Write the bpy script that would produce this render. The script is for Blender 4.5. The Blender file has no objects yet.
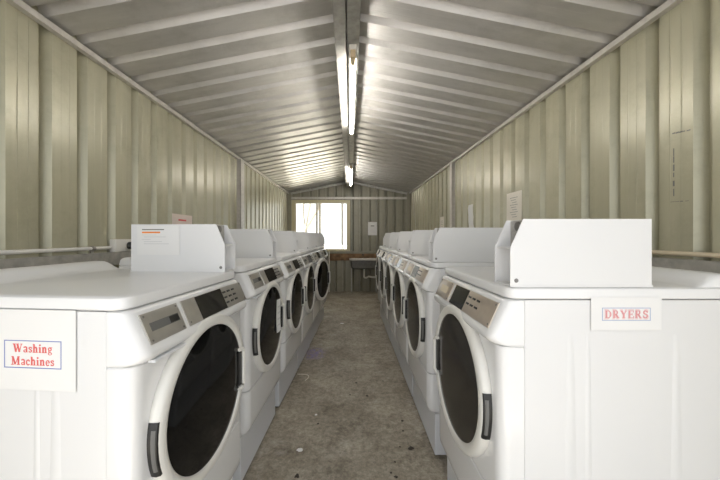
import bpy, bmesh, math, random
from mathutils import Vector, Matrix
random.seed(7)
PI = math.pi
sc = bpy.context.scene
COL = sc.collection

# ------------------------------------------------------------------ materials
def new_mat(name):
    m = bpy.data.materials.new(name); m.use_nodes = True
    nt = m.node_tree
    return m, nt, nt.nodes['Principled BSDF']

def simple(name, col, rough=0.5, metal=0.0, spec=0.5, coat=0.0, emit=None, estr=0.0, noise=0.0, nscale=20.0, bump=0.0, bscale=60.0):
    m, nt, b = new_mat(name)
    b.inputs['Base Color'].default_value = (*col, 1)
    b.inputs['Roughness'].default_value = rough
    b.inputs['Metallic'].default_value = metal
    b.inputs['Specular IOR Level'].default_value = spec
    b.inputs['Coat Weight'].default_value = coat
    b.inputs['Coat Roughness'].default_value = 0.08
    if emit:
        b.inputs['Emission Color'].default_value = (*emit, 1)
        b.inputs['Emission Strength'].default_value = estr
    tc = nt.nodes.new('ShaderNodeTexCoord')
    if noise > 0:
        n = nt.nodes.new('ShaderNodeTexNoise'); n.inputs['Scale'].default_value = nscale; n.inputs['Detail'].default_value = 6
        nt.links.new(tc.outputs['Object'], n.inputs['Vector'])
        r = nt.nodes.new('ShaderNodeValToRGB')
        r.color_ramp.elements[0].position = 0.3; r.color_ramp.elements[1].position = 0.7
        r.color_ramp.elements[0].color = (*[c * (1 - noise) for c in col], 1)
        r.color_ramp.elements[1].color = (*[min(1, c * (1 + noise * 0.6)) for c in col], 1)
        nt.links.new(n.outputs['Fac'], r.inputs['Fac']); nt.links.new(r.outputs['Color'], b.inputs['Base Color'])
    if bump > 0:
        n2 = nt.nodes.new('ShaderNodeTexNoise'); n2.inputs['Scale'].default_value = bscale; n2.inputs['Detail'].default_value = 4
        nt.links.new(tc.outputs['Object'], n2.inputs['Vector'])
        bp = nt.nodes.new('ShaderNodeBump'); bp.inputs['Strength'].default_value = bump; bp.inputs['Distance'].default_value = 0.004
        nt.links.new(n2.outputs['Fac'], bp.inputs['Height']); nt.links.new(bp.outputs['Normal'], b.inputs['Normal'])
    return m

def sheet_mat(name, col, rough, metal, stretch, var=0.18, dirt=0.25):
    """painted sheet steel: streaks along the sheet, faint blotches of dirt"""
    m, nt, b = new_mat(name)
    N, L = nt.nodes.new, nt.links.new
    tc = N('ShaderNodeTexCoord'); mp = N('ShaderNodeMapping'); mp.inputs['Scale'].default_value = stretch
    L(tc.outputs['Object'], mp.inputs['Vector'])
    n = N('ShaderNodeTexNoise'); n.inputs['Scale'].default_value = 1.0; n.inputs['Detail'].default_value = 8; n.inputs['Roughness'].default_value = 0.6
    L(mp.outputs['Vector'], n.inputs['Vector'])
    r = N('ShaderNodeValToRGB')
    r.color_ramp.elements[0].position = 0.25; r.color_ramp.elements[1].position = 0.75
    r.color_ramp.elements[0].color = (*[c * (1 - var) for c in col], 1)
    r.color_ramp.elements[1].color = (*[min(1, c * (1 + var)) for c in col], 1)
    L(n.outputs['Fac'], r.inputs['Fac'])
    n2 = N('ShaderNodeTexNoise'); n2.inputs['Scale'].default_value = 5.0; n2.inputs['Detail'].default_value = 10; n2.inputs['Roughness'].default_value = 0.7
    L(tc.outputs['Object'], n2.inputs['Vector'])
    r2 = N('ShaderNodeValToRGB'); r2.color_ramp.elements[0].position = 0.33; r2.color_ramp.elements[1].position = 0.5
    r2.color_ramp.elements[0].color = (1 - dirt, 1 - dirt, 1 - dirt * 1.1, 1); r2.color_ramp.elements[1].color = (1, 1, 1, 1)
    L(n2.outputs['Fac'], r2.inputs['Fac'])
    mx = N('ShaderNodeMix'); mx.data_type = 'RGBA'; mx.blend_type = 'MULTIPLY'; mx.inputs[0].default_value = 1.0
    L(r.outputs['Color'], mx.inputs[6]); L(r2.outputs['Color'], mx.inputs[7])
    L(mx.outputs[2], b.inputs['Base Color'])
    b.inputs['Roughness'].default_value = rough; b.inputs['Metallic'].default_value = metal
    b.inputs['Coat Weight'].default_value = 0.2; b.inputs['Coat Roughness'].default_value = 0.2
    bp = N('ShaderNodeBump'); bp.inputs['Strength'].default_value = 0.02; bp.inputs['Distance'].default_value = 0.01
    L(n.outputs['Fac'], bp.inputs['Height']); L(bp.outputs['Normal'], b.inputs['Normal'])
    return m

def floor_mat():
    m, nt, b = new_mat('stained_concrete')
    N, L = nt.nodes.new, nt.links.new
    tc = N('ShaderNodeTexCoord')
    def noise(scale, detail=8, rough=0.6, off=0):
        n = N('ShaderNodeTexNoise'); n.inputs['Scale'].default_value = scale; n.inputs['Detail'].default_value = detail; n.inputs['Roughness'].default_value = rough
        mp = N('ShaderNodeMapping'); mp.inputs['Location'].default_value = (off, off * 1.7, 0)
        L(tc.outputs['Object'], mp.inputs['Vector']); L(mp.outputs['Vector'], n.inputs['Vector'])
        return n
    def ramp(src, p0, p1, c0, c1):
        r = N('ShaderNodeValToRGB'); r.color_ramp.elements[0].position = p0; r.color_ramp.elements[1].position = p1
        r.color_ramp.elements[0].color = (*c0, 1); r.color_ramp.elements[1].color = (*c1, 1)
        L(src, r.inputs['Fac']); return r
    def mul(a, c, f=1.0, mode='MULTIPLY'):
        x = N('ShaderNodeMix'); x.data_type = 'RGBA'; x.blend_type = mode; x.inputs[0].default_value = f
        L(a, x.inputs[6]); L(c, x.inputs[7]); return x.outputs[2]
    base = ramp(noise(2.2, 10, 0.65).outputs['Fac'], 0.3, 0.7, FLOOR_A, FLOOR_B).outputs['Color']
    c = mul(base, ramp(noise(24, 12, 0.8, 3).outputs['Fac'], 0.36, 0.62, (0.48, 0.46, 0.44), (1.10, 1.10, 1.10)).outputs['Color'])
    c = mul(c, ramp(noise(4, 12, 0.8, 9).outputs['Fac'], 0.32, 0.50, (0.45, 0.43, 0.41), (1, 1, 1)).outputs['Color'])
    c = mul(c, ramp(noise(70, 4, 0.6, 5).outputs['Fac'], 0.3, 0.7, (0.82, 0.82, 0.82), (1.08, 1.08, 1.08)).outputs['Color'])
    # pale wash marks
    pale = ramp(noise(3.5, 10, 0.75, 17).outputs['Fac'], 0.56, 0.72, (0, 0, 0), (1, 1, 1)).outputs['Color']
    x = N('ShaderNodeMix'); x.data_type = 'RGBA'; x.inputs[7].default_value = (0.66, 0.62, 0.57, 1)
    mm = N('ShaderNodeMath'); mm.operation = 'MULTIPLY'; mm.inputs[1].default_value = 0.45
    L(pale, mm.inputs[0]); L(mm.outputs[0], x.inputs[0]); L(c, x.inputs[6]); c = x.outputs[2]
    # the bluish detergent stain
    mp = N('ShaderNodeMapping'); mp.vector_type = 'TEXTURE'; mp.inputs['Location'].default_value = (-0.36, 3.94, 0); mp.inputs['Scale'].default_value = (0.16, 0.24, 1)
    nz = noise(12, 4, 0.6, 2)
    ad = N('ShaderNodeMix'); ad.data_type = 'RGBA'; ad.blend_type = 'ADD'; ad.inputs[0].default_value = 0.18
    L(tc.outputs['Object'], ad.inputs[6]); L(nz.outputs['Color'], ad.inputs[7]); L(ad.outputs[2], mp.inputs['Vector'])
    ln = N('ShaderNodeVectorMath'); ln.operation = 'LENGTH'; L(mp.outputs['Vector'], ln.inputs[0])
    rr = ramp(ln.outputs['Value'], 0.45, 1.05, (1, 1, 1), (0, 0, 0)).outputs['Color']
    nf = ramp(noise(22, 6, 0.7, 4).outputs['Fac'], 0.42, 0.56, (0, 0, 0), (1, 1, 1)).outputs['Color']
    mk = mul(rr, nf)
    mk2 = N('ShaderNodeMath'); mk2.operation = 'MULTIPLY'; mk2.inputs[1].default_value = 0.75; L(mk, mk2.inputs[0])
    x = N('ShaderNodeMix'); x.data_type = 'RGBA'; x.inputs[7].default_value = (0.22, 0.18, 0.46, 1)
    L(mk2.outputs[0], x.inputs[0]); L(c, x.inputs[6]); c = x.outputs[2]
    L(c, b.inputs['Base Color'])
    b.inputs['Roughness'].default_value = 0.6
    bp = N('ShaderNodeBump'); bp.inputs['Strength'].default_value = 0.25; bp.inputs['Distance'].default_value = 0.005
    L(noise(40, 8, 0.7, 1).outputs['Fac'], bp.inputs['Height']); L(bp.outputs['Normal'], b.inputs['Normal'])
    return m

FLOOR_A, FLOOR_B = (0.27, 0.235, 0.18), (0.54, 0.49, 0.40)
M = {}
M['enamel'] = simple('white_enamel', (0.77, 0.77, 0.77), 0.22, coat=0.35)
M['side_enamel'] = simple('white_side_enamel', (0.72, 0.72, 0.72), 0.35)
M['cover'] = simple('white_gloss_cover', (0.78, 0.78, 0.78), 0.28, coat=0.15)
M['plastic'] = simple('cream_white_plastic', (0.72, 0.71, 0.67), 0.3)
M['pedestal'] = simple('white_painted_steel', (0.68, 0.69, 0.71), 0.4)
M['box'] = simple('white_powder_coat', (0.73, 0.73, 0.73), 0.4)
M['wglass'] = simple('dark_door_glass', (0.006, 0.006, 0.006), 0.06, spec=0.22)
M['dglass'] = simple('smoked_door_glass', (0.030, 0.027, 0.023), 0.15, spec=0.3)
M['plate'] = simple('brushed_grey_plate', (0.42, 0.40, 0.36), 0.32, metal=0.55, noise=0.08, nscale=30)
M['dplate'] = simple('brushed_champagne_plate', (0.56, 0.49, 0.42), 0.3, metal=0.6, noise=0.06, nscale=30)
M['black'] = simple('black_plastic', (0.012, 0.012, 0.012), 0.35)
M['display'] = simple('dark_display', (0.008, 0.008, 0.008), 0.08, spec=0.2)
M['grey'] = simple('grey_plastic', (0.13, 0.13, 0.125), 0.5)
M['steel'] = simple('worn_steel', (0.48, 0.46, 0.43), 0.35, metal=0.85, noise=0.2)
M['screw'] = simple('dull_screw', (0.22, 0.21, 0.20), 0.4, metal=0.7)
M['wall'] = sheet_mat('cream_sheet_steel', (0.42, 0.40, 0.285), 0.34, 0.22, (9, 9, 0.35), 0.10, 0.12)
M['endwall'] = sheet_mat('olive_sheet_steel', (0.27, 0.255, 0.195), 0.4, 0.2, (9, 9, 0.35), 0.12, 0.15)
M['roof'] = sheet_mat('zinc_sheet_steel', (0.58, 0.565, 0.54), 0.46, 0.65, (0.6, 10, 10), 0.13, 0.12)
M['galv'] = simple('galvanised_steel', (0.47, 0.455, 0.42), 0.42, metal=0.5, noise=0.22, nscale=22)
M['galv_light'] = simple('pale_galvanised_steel', (0.58, 0.55, 0.50), 0.4, metal=0.35, noise=0.12, nscale=25)
M['pipe_beige'] = simple('beige_conduit', (0.66, 0.56, 0.40), 0.4)
M['pipe_white'] = simple('white_conduit', (0.75, 0.73, 0.68), 0.4)
M['frame'] = simple('cream_window_frame', (0.62, 0.56, 0.36), 0.4)
M['frame_light'] = simple('pale_sash_frame', (0.72, 0.66, 0.52), 0.4)
M['paper'] = simple('white_paper', (0.77, 0.765, 0.755), 0.7)
M['old_paper'] = simple('aged_paper', (0.74, 0.70, 0.62), 0.8)
M['paper_pink'] = simple('pinkish_paper', (0.72, 0.62, 0.56), 0.8)
M['red'] = simple('red_ink', (0.66, 0.12, 0.11), 0.7)
M['pinkink'] = simple('pale_pink_ink', (0.74, 0.56, 0.56), 0.7)
M['rose'] = simple('faded_red_ink', (0.66, 0.30, 0.31), 0.7)
M['paleblue'] = simple('faded_blue_ink', (0.34, 0.40, 0.58), 0.7)
M['blue'] = simple('blue_ink', (0.18, 0.22, 0.48), 0.7)
M['orange'] = simple('orange_ink', (0.85, 0.28, 0.06), 0.7)
M['ink'] = simple('grey_ink', (0.20, 0.20, 0.19), 0.8, spec=0.2)
M['palegrey'] = simple('pale_grey_ink', (0.62, 0.62, 0.62), 0.8)
M['wood'] = simple('weathered_wood', (0.24, 0.14, 0.07), 0.75, noise=0.5, nscale=9, bump=0.3)
M['tube'] = simple('lit_tube', (0.9, 0.9, 0.9), 0.4, emit=(1.0, 0.96, 0.90), estr=38.0)
M['batten'] = simple('white_batten', (0.78, 0.74, 0.66), 0.4)
M['holder'] = simple('yellowed_plastic', (0.62, 0.48, 0.30), 0.5)
M['floor'] = floor_mat()
M['ground'] = simple('pale_dry_ground', (0.46, 0.43, 0.37), 0.9, noise=0.25, nscale=2, bump=0.3)
M['bark'] = simple('pale_bark', (0.17, 0.16, 0.14), 0.9, noise=0.1)
M['leaf'] = simple('grey_green_leaf', (0.18, 0.20, 0.14), 0.7, noise=0.1)
M['deadleaf'] = simple('dark_leaf_litter', (0.045, 0.035, 0.028), 0.8)
M['dark_hose'] = simple('dark_rubber', (0.03, 0.03, 0.03), 0.5)
gm, gnt, gb = new_mat('window_glass')
gnt.nodes.remove(gb)
_t = gnt.nodes.new('ShaderNodeBsdfTransparent'); _t.inputs[0].default_value = (0.97, 0.98, 0.97, 1)
_g = gnt.nodes.new('ShaderNodeBsdfGlossy'); _g.inputs['Roughness'].default_value = 0.05
_f = gnt.nodes.new('ShaderNodeFresnel'); _m = gnt.nodes.new('ShaderNodeMixShader')
gnt.links.new(_f.outputs[0], _m.inputs[0]); gnt.links.new(_t.outputs[0], _m.inputs[1]); gnt.links.new(_g.outputs[0], _m.inputs[2])
gnt.links.new(_m.outputs[0], gnt.nodes['Material Output'].inputs['Surface'])
M['glass'] = gm

# ------------------------------------------------------------------ mesh helpers
def obj(name, bm, mat, parent=None, smooth=False, angle=35):
    me = bpy.data.meshes.new(name)
    bmesh.ops.recalc_face_normals(bm, faces=bm.faces[:])
    bm.to_mesh(me); bm.free()
    o = bpy.data.objects.new(name, me); COL.objects.link(o)
    me.materials.append(M[mat] if isinstance(mat, str) else mat)
    if smooth:
        for p in me.polygons: p.use_smooth = True
        me.set_sharp_from_angle(angle=math.radians(angle))
    if parent: o.parent = parent
    return o

def empty(name, loc=(0, 0, 0), rz=0):
    o = bpy.data.objects.new(name, None); COL.objects.link(o)
    o.location = loc; o.rotation_euler = (0, 0, rz); o.empty_display_size = 0.1
    return o

def tag(o, label, cat, group=None):
    o['label'] = label; o['category'] = cat
    if group: o['group'] = group
    return o

def struct(o):
    o['kind'] = 'structure'; return o

def box(bm, x0, x1, y0, y1, z0, z1, bev=0.0, seg=2, mat=None):
    vs = [bm.verts.new(p) for p in ((x0, y0, z0), (x1, y0, z0), (x1, y1, z0), (x0, y1, z0), (x0, y0, z1), (x1, y0, z1), (x1, y1, z1), (x0, y1, z1))]
    fs = [bm.faces.new([vs[i] for i in q]) for q in ((0, 3, 2, 1), (4, 5, 6, 7), (0, 1, 5, 4), (1, 2, 6, 5), (2, 3, 7, 6), (3, 0, 4, 7))]
    if bev > 0:
        es = list({e for f in fs for e in f.edges})
        r = bmesh.ops.bevel(bm, geom=es, offset=bev, segments=seg, profile=0.5, affect='EDGES')
        vs = list({v for v in r['verts']} | {v for v in vs if v.is_valid})
    if mat is not None:
        bmesh.ops.transform(bm, matrix=mat, verts=[v for v in vs if v.is_valid])
    return vs

def bxo(name, dims, mat, parent=None, bev=0.0, seg=2):
    bm = bmesh.new(); box(bm, *dims, bev=bev, seg=seg)
    return obj(name, bm, mat, parent, smooth=bev > 0)

def loft(bm, rings, cap=True):
    rv = [[bm.verts.new(p) for p in r] for r in rings]
    n = len(rv[0])
    for a, b in zip(rv, rv[1:]):
        for i in range(n):
            bm.faces.new((a[i], a[(i + 1) % n], b[(i + 1) % n], b[i]))
    if cap:
        bm.faces.new(rv[0][::-1]); bm.faces.new(rv[-1])

def outline(hw, y0, y1, r, z, rb=0.0, seg=6):
    """plan outline with rounded front corners (radius r) and back corners (radius rb)"""
    pts = []
    def arc(cx, cy, rad, a0, a1):
        if rad <= 0:
            pts.append((cx, cy, z)); return
        for k in range(seg + 1):
            a = a0 + (a1 - a0) * k / seg
            pts.append((cx + rad * math.cos(a), cy + rad * math.sin(a), z))
    arc(-hw + r, y0 + r, r, PI, 1.5 * PI)
    arc(hw - r, y0 + r, r, 1.5 * PI, 2 * PI)
    arc(hw - rb, y1 - rb, rb, 0, 0.5 * PI)
    arc(-hw + rb, y1 - rb, rb, 0.5 * PI, PI)
    return pts

def lathe(bm, prof, c=(0, 0, 0), axis='Y', seg=64, a0=0.0, a1=2 * PI, closed_prof=False):
    """revolve (r, h) round an axis through c"""
    full = abs(a1 - a0 - 2 * PI) < 1e-6
    n = seg if full else seg + 1
    cols = []
    for k in range(n):
        a = a0 + (a1 - a0) * k / seg
        ca, sa = math.cos(a), math.sin(a)
        col = []
        for r, h in prof:
            if axis == 'Y': p = (c[0] + r * ca, c[1] + h, c[2] + r * sa)
            elif axis == 'Z': p = (c[0] + r * ca, c[1] + r * sa, c[2] + h)
            else: p = (c[0] + h, c[1] + r * ca, c[2] + r * sa)
            col.append(bm.verts.new(p))
        cols.append(col)
    m = len(prof)
    for k in range(seg if full else seg):
        A, B = cols[k], cols[(k + 1) % n]
        for i in range(m if closed_prof else m - 1):
            j = (i + 1) % m
            bm.faces.new((A[i], A[j], B[j], B[i]))
    if not full and closed_prof:
        bm.faces.new(cols[0]); bm.faces.new(cols[-1][::-1])
    bmesh.ops.remove_doubles(bm, verts=bm.verts[:], dist=1e-5)

def tube(bm, pts, r, seg=10):
    pts = [Vector(p) for p in pts]
    rings = []
    up = Vector((0.013, 0.027, 1)).normalized()
    for i, p in enumerate(pts):
        d = (pts[min(i + 1, len(pts) - 1)] - pts[max(i - 1, 0)]).normalized()
        if abs(d.dot(up)) > 0.95: u = d.cross(Vector((1, 0.02, 0))).normalized()
        else: u = d.cross(up).normalized()
        v = d.cross(u)
        rings.append([p + u * (r * math.cos(2 * PI * k / seg)) + v * (r * math.sin(2 * PI * k / seg)) for k in range(seg)])
    loft(bm, rings)

def disc_screw(bm, c, n, r, h=0.003, seg=10):
    n = Vector(n).normalized(); u = n.orthogonal().normalized(); v = n.cross(u); c = Vector(c)
    a = [c + u * r * math.cos(2 * PI * k / seg) + v * r * math.sin(2 * PI * k / seg) for k in range(seg)]
    b = [c + n * h + (p - c) * 0.75 for p in a]
    loft(bm, [a, b])

def copy_tree(o, parent=None):
    c = o.copy(); COL.objects.link(c)
    if parent:
        c.parent = parent
    for ch in list(o.children):
        copy_tree(ch, c)
    return c

# ------------------------------------------------------------------ bold serif letters (strokes in a 1-unit cap height)
def glyph(ch):
    """list of (polyline, width) strokes; returns strokes, advance"""
    T, t = 0.20, 0.075                      # thick and thin stroke
    def serif(x, y, w=0.17): return ([(x - w, y), (x + w, y)], 0.07)
    def arc(cx, cy, rx, ry, a0, a1, n=14): return [(cx + rx * math.cos(math.radians(a0 + (a1 - a0) * k / n)), cy + ry * math.sin(math.radians(a0 + (a1 - a0) * k / n))) for k in range(n + 1)]
    G = {
        'W': ([([(0.14, 0.97), (0.38, 0.03)], T), ([(0.38, 0.03), (0.58, 0.85)], t), ([(0.54, 0.97), (0.80, 0.03)], T), ([(0.80, 0.03), (1.04, 0.97)], t), serif(0.14, 0.965), serif(0.56, 0.965), serif(1.04, 0.965, 0.12)], 1.18),
        'M': ([([(0.17, 0.03), (0.17, 0.97)], t), ([(0.19, 0.97), (0.52, 0.05)], T), ([(0.52, 0.05), (0.86, 0.97)], t), ([(0.90, 0.03), (0.90, 0.97)], T), serif(0.17, 0.035), serif(0.90, 0.035, 0.2), serif(0.16, 0.965, 0.12), serif(0.92, 0.965, 0.14)], 1.12),
        'a': ([(arc(0.27, 0.50, 0.17, 0.14, 165, 0, 8) + [(0.44, 0.05)], 0.15), (arc(0.26, 0.17, 0.16, 0.13, 60, 330), 0.10), ([(0.42, 0.04), (0.55, 0.04)], 0.07)], 0.58),
        's': ([([(0.40, 0.56)] + arc(0.24, 0.50, 0.14, 0.11, 40, 230, 8) + arc(0.24, 0.18, 0.16, 0.13, 60, -150, 10), 0.12), ([(0.40, 0.44), (0.40, 0.64)], 0.05), ([(0.09, 0.02), (0.09, 0.22)], 0.05)], 0.48),
        'h': ([([(0.16, 0.03), (0.16, 0.97)], 0.18), (arc(0.34, 0.46, 0.14, 0.16, 170, 0, 8) + [(0.48, 0.03)], 0.16), serif(0.16, 0.035, 0.15), serif(0.48, 0.035, 0.14), ([(0.02, 0.965), (0.18, 0.965)], 0.07)], 0.66),
        'i': ([([(0.16, 0.03), (0.16, 0.64)], 0.18), serif(0.16, 0.035, 0.15), ([(0.02, 0.62), (0.18, 0.62)], 0.07), ([(0.16, 0.78), (0.16, 0.97)], 0.18)], 0.33),
        'n': ([([(0.16, 0.03), (0.16, 0.64)], 0.18), (arc(0.34, 0.46, 0.14, 0.16, 170, 0, 8) + [(0.48, 0.03)], 0.16), serif(0.16, 0.035, 0.15), serif(0.48, 0.035, 0.14), ([(0.02, 0.62), (0.18, 0.62)], 0.07)], 0.66),
        'g': ([(arc(0.26, 0.44, 0.16, 0.18, 0, 360, 18), 0.12), ([(0.34, 0.62), (0.54, 0.64)], 0.08), ([(0.18, 0.26), (0.10, 0.14), (0.20, 0.07), (0.40, 0.07)], 0.09), (arc(0.27, -0.08, 0.19, 0.13, 70, 430, 18), 0.08)], 0.56),
        'c': ([(arc(0.27, 0.32, 0.19, 0.29, 45, 325, 16), 0.13), ([(0.40, 0.42), (0.42, 0.58)], 0.10)], 0.50),
        'e': ([(arc(0.27, 0.32, 0.19, 0.29, 0, 320, 18), 0.12), ([(0.10, 0.34), (0.46, 0.34)], 0.08)], 0.52),
        'D': ([([(0.18, 0.03), (0.18, 0.97)], T), ([(0.05, 0.965)] + arc(0.36, 0.5, 0.34, 0.465, 90, -90, 14) + [(0.05, 0.035)], 0.10), ([(0.66, 0.25), (0.70, 0.5), (0.66, 0.75)], 0.14)], 0.86),
        'R': ([([(0.18, 0.03), (0.18, 0.97)], T), ([(0.05, 0.965), (0.40, 0.965)] + arc(0.40, 0.74, 0.18, 0.225, 90, -90, 10) + [(0.20, 0.515)], 0.10), ([(0.56, 0.62), (0.58, 0.86)], 0.12), ([(0.38, 0.50), (0.66, 0.03)], T), serif(0.18, 0.035, 0.16), serif(0.72, 0.035, 0.10)], 0.86),
        'Y': ([([(0.14, 0.97), (0.42, 0.45)], T), ([(0.72, 0.97), (0.42, 0.45)], t), ([(0.42, 0.50), (0.42, 0.03)], T), serif(0.14, 0.965), serif(0.72, 0.965, 0.13), serif(0.42, 0.035, 0.18)], 0.86),
        'E': ([([(0.18, 0.03), (0.18, 0.97)], T), ([(0.05, 0.965), (0.66, 0.965)], 0.07), ([(0.05, 0.035), (0.68, 0.035)], 0.07), ([(0.20, 0.5), (0.50, 0.5)], 0.07), ([(0.65, 0.74), (0.65, 0.99)], 0.06), ([(0.68, 0.01), (0.68, 0.28)], 0.06), ([(0.50, 0.38), (0.50, 0.62)], 0.06)], 0.78),
        'S': ([([(0.56, 0.78)] + arc(0.34, 0.74, 0.20, 0.21, 30, 240, 10) + arc(0.34, 0.26, 0.23, 0.22, 60, -160, 12), 0.15), ([(0.57, 0.68), (0.57, 0.98)], 0.05), ([(0.10, 0.02), (0.10, 0.34)], 0.05)], 0.68),
    }
    return G[ch]

def word_bm(text, cap, width=None):
    """flat lettering with a hair of thickness in the x-z plane, facing -y, centred on 0"""
    bm = bmesh.new()
    total = sum(glyph(c)[1] for c in text) + 0.06 * (len(text) - 1)
    sx = (width / (total * cap)) if width else 1.0
    x = -total / 2
    lay = 0
    for c in text:
        strokes, adv = glyph(c)
        for pl, w in strokes:
            lay += 1
            e = 0.00002 * (lay % 9)
            rings = []
            P = [Vector((p[0], p[1])) for p in pl]
            for i, p in enumerate(P):
                d = (P[min(i + 1, len(P) - 1)] - P[max(i - 1, 0)])
                d = d.normalized() if d.length > 0 else Vector((1, 0))
                nrm = Vector((-d.y, d.x)) * (w / 2)
                q = [(p + nrm), (p - nrm)]
                X = [((x + v.x) * cap * sx, (v.y - 0.5) * cap) for v in q]
                rings.append([(X[0][0], -0.0004 - e, X[0][1]), (X[1][0], -0.0004 - e, X[1][1]), (X[1][0], 0.0003, X[1][1]), (X[0][0], 0.0003, X[0][1])])
            loft(bm, rings)
        x += adv + 0.06
    return bm

# ------------------------------------------------------------------ the room
XL, XR = -1.69, 1.635          # inner faces of the long walls
KY = 1.111
Y0, Y1 = -0.25, 8.18           # open end (behind the camera) and end wall
ZE, ZR = 2.70, 3.03            # eaves and ridge
P, RD = 0.2305, 0.042          # sheet pitch, rib depth

def profile(start, end, phase):
    """(t, depth) of a ribbed sheet; depth>0 is away from the room"""
    k0 = math.floor((start - phase) / P) - 1
    pts = []
    p = phase + k0 * P
    while p < end + P:
        pts += [(p, 0), (p + 0.010, RD), (p + 0.046, RD), (p + 0.076, 0), (p + 0.124, 0), (p + 0.127, 0.0007), (p + 0.130, 0), (p + 0.178, 0), (p + 0.181, 0.0007), (p + 0.184, 0)]
        p += P
    out = []
    for (a, da), (b, db) in zip(pts, pts[1:]):
        if b <= start or a >= end: continue
        lo, hi = max(a, start), min(b, end)
        f = lambda t: da + (db - da) * (t - a) / (b - a) if b > a else da
        if not out: out.append((lo, f(lo)))
        out.append((hi, f(hi)))
    return out

def side_wall(name, x, sgn, phase, mat):
    bm = bmesh.new()
    pr = profile(Y0, Y1 + 0.02, phase)
    top = ZE + 0.065
    cols = [(bm.verts.new((x + sgn * d, t, 0)), bm.verts.new((x + sgn * d, t, top))) for t, d in pr]
    for a, b in zip(cols, cols[1:]): bm.faces.new((a[0], b[0], b[1], a[1]))
    return struct(obj(name, bm, mat))
side_wall('wall_right', XR, 1, 1.218 * KY, 'wall')
side_wall('wall_left', XL, -1, 1.463 * KY, 'wall')

# dark scuff marks left on a sheet of the right wall
rnd = random.Random(5)
bm = bmesh.new()
def dash(y0, z0, y1, z1, n, w):
    for k in range(n):
        a, b = k / n, (k + rnd.uniform(0.55, 1.0)) / n
        ya, yb, za, zb = y0 + (y1 - y0) * a, y0 + (y1 - y0) * b, z0 + (z1 - z0) * a, z0 + (z1 - z0) * b
        ww = w * rnd.uniform(0.5, 1.2)
        if abs(y1 - y0) > abs(z1 - z0): box(bm, XR - 0.0008, XR + 0.0005, min(ya, yb), max(ya, yb), (za + zb) / 2 - ww / 2, (za + zb) / 2 + ww / 2)
        else: box(bm, XR - 0.0008, XR + 0.0005, ya - ww / 2, ya + ww / 2, min(za, zb), max(za, zb))
dash(1.522, 2.022, 1.44, 2.012, 5, 0.006); dash(1.515, 1.945, 1.515, 1.70, 6, 0.007); dash(1.53, 1.676, 1.44, 1.672, 4, 0.004)
struct(obj('scuff_marks', bm, 'ink'))
# end wall, cut round the window
WX0, WX1, WZ0, WZ1 = -1.56, -0.03, 1.105, 2.46
def roof_z(x): return ZR + (ZE - ZR) * (x / XR if x > 0 else x / XL)
bm = bmesh.new()
pr = profile(XL - 0.03, XR + 0.03, 0.03)
def ins(pr, t):
    out = []
    for (a, da), (b, db) in zip(pr, pr[1:]):
        out.append((a, da))
        if a < t < b: out.append((t, da + (db - da) * (t - a) / (b - a)))
    out.append(pr[-1]); return out
for t in (WX0, WX1, 0.0): pr = ins(pr, t)
for (a, da), (b, db) in zip(pr, pr[1:]):
    def quad(z0a, z0b, z1a, z1b):
        v = [bm.verts.new(p) for p in ((a, Y1 + da, z0a), (b, Y1 + db, z0b), (b, Y1 + db, z1b), (a, Y1 + da, z1a))]
        bm.faces.new(v)
    ta, tb = roof_z(a) + 0.03, roof_z(b) + 0.03
    if a >= WX0 - 1e-6 and b <= WX1 + 1e-6:
        quad(0, 0, WZ0, WZ0); quad(WZ1, WZ1, ta, tb)
    else: quad(0, 0, ta, tb)
bmesh.ops.remove_doubles(bm, verts=bm.verts[:], dist=1e-4)
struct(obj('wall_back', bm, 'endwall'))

# roof sheets
bm = bmesh.new()
pr = profile(Y0 - 0.1, Y1 + 0.05, 1.83 * KY)
rows = []
for t, d in pr:
    rows.append([bm.verts.new((XL - 0.16, t, roof_z(XL) - 0.03 + d)), bm.verts.new((0, t, ZR + d)), bm.verts.new((XR + 0.16, t, roof_z(XR) - 0.03 + d))])
for a, b in zip(rows, rows[1:]):
    bm.faces.new((a[0], a[1], b[1], b[0])); bm.faces.new((a[1], a[2], b[2], b[1]))
struct(obj('ceiling', bm, 'roof'))

# floor slab and the ground outside
struct(bxo('floor', (XL - 0.06, XR + 0.06, Y0 - 0.3, Y1 + 0.08, -0.15, 0.0), 'floor'))
bm = bmesh.new()
nx, ny = 30, 40
gv = {}
for i in range(nx + 1):
    for j in range(ny + 1):
        x, y = -15 + 30 * i / nx, -12 + 36 * j / ny
        z = -0.16
        if y > 9.5: z += min(1.0, (y - 9.5) * 0.16) + 0.05 * math.sin(x * 2 + y)
        gv[i, j] = bm.verts.new((x, y, z))
for i in range(nx):
    for j in range(ny): bm.faces.new((gv[i, j], gv[i + 1, j], gv[i + 1, j + 1], gv[i, j + 1]))
struct(obj('ground', bm, 'ground', smooth=True))

struct(bxo('bounce_cutter', (-12, 12, -11.5, Y0 - 0.31, -0.17, -0.03), simple('dark_bounce_cutter', (0.05, 0.05, 0.053), 0.9, noise=0.3, nscale=40)))  # unseen dark slab added outside to cut light bounced in from the ground
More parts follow.
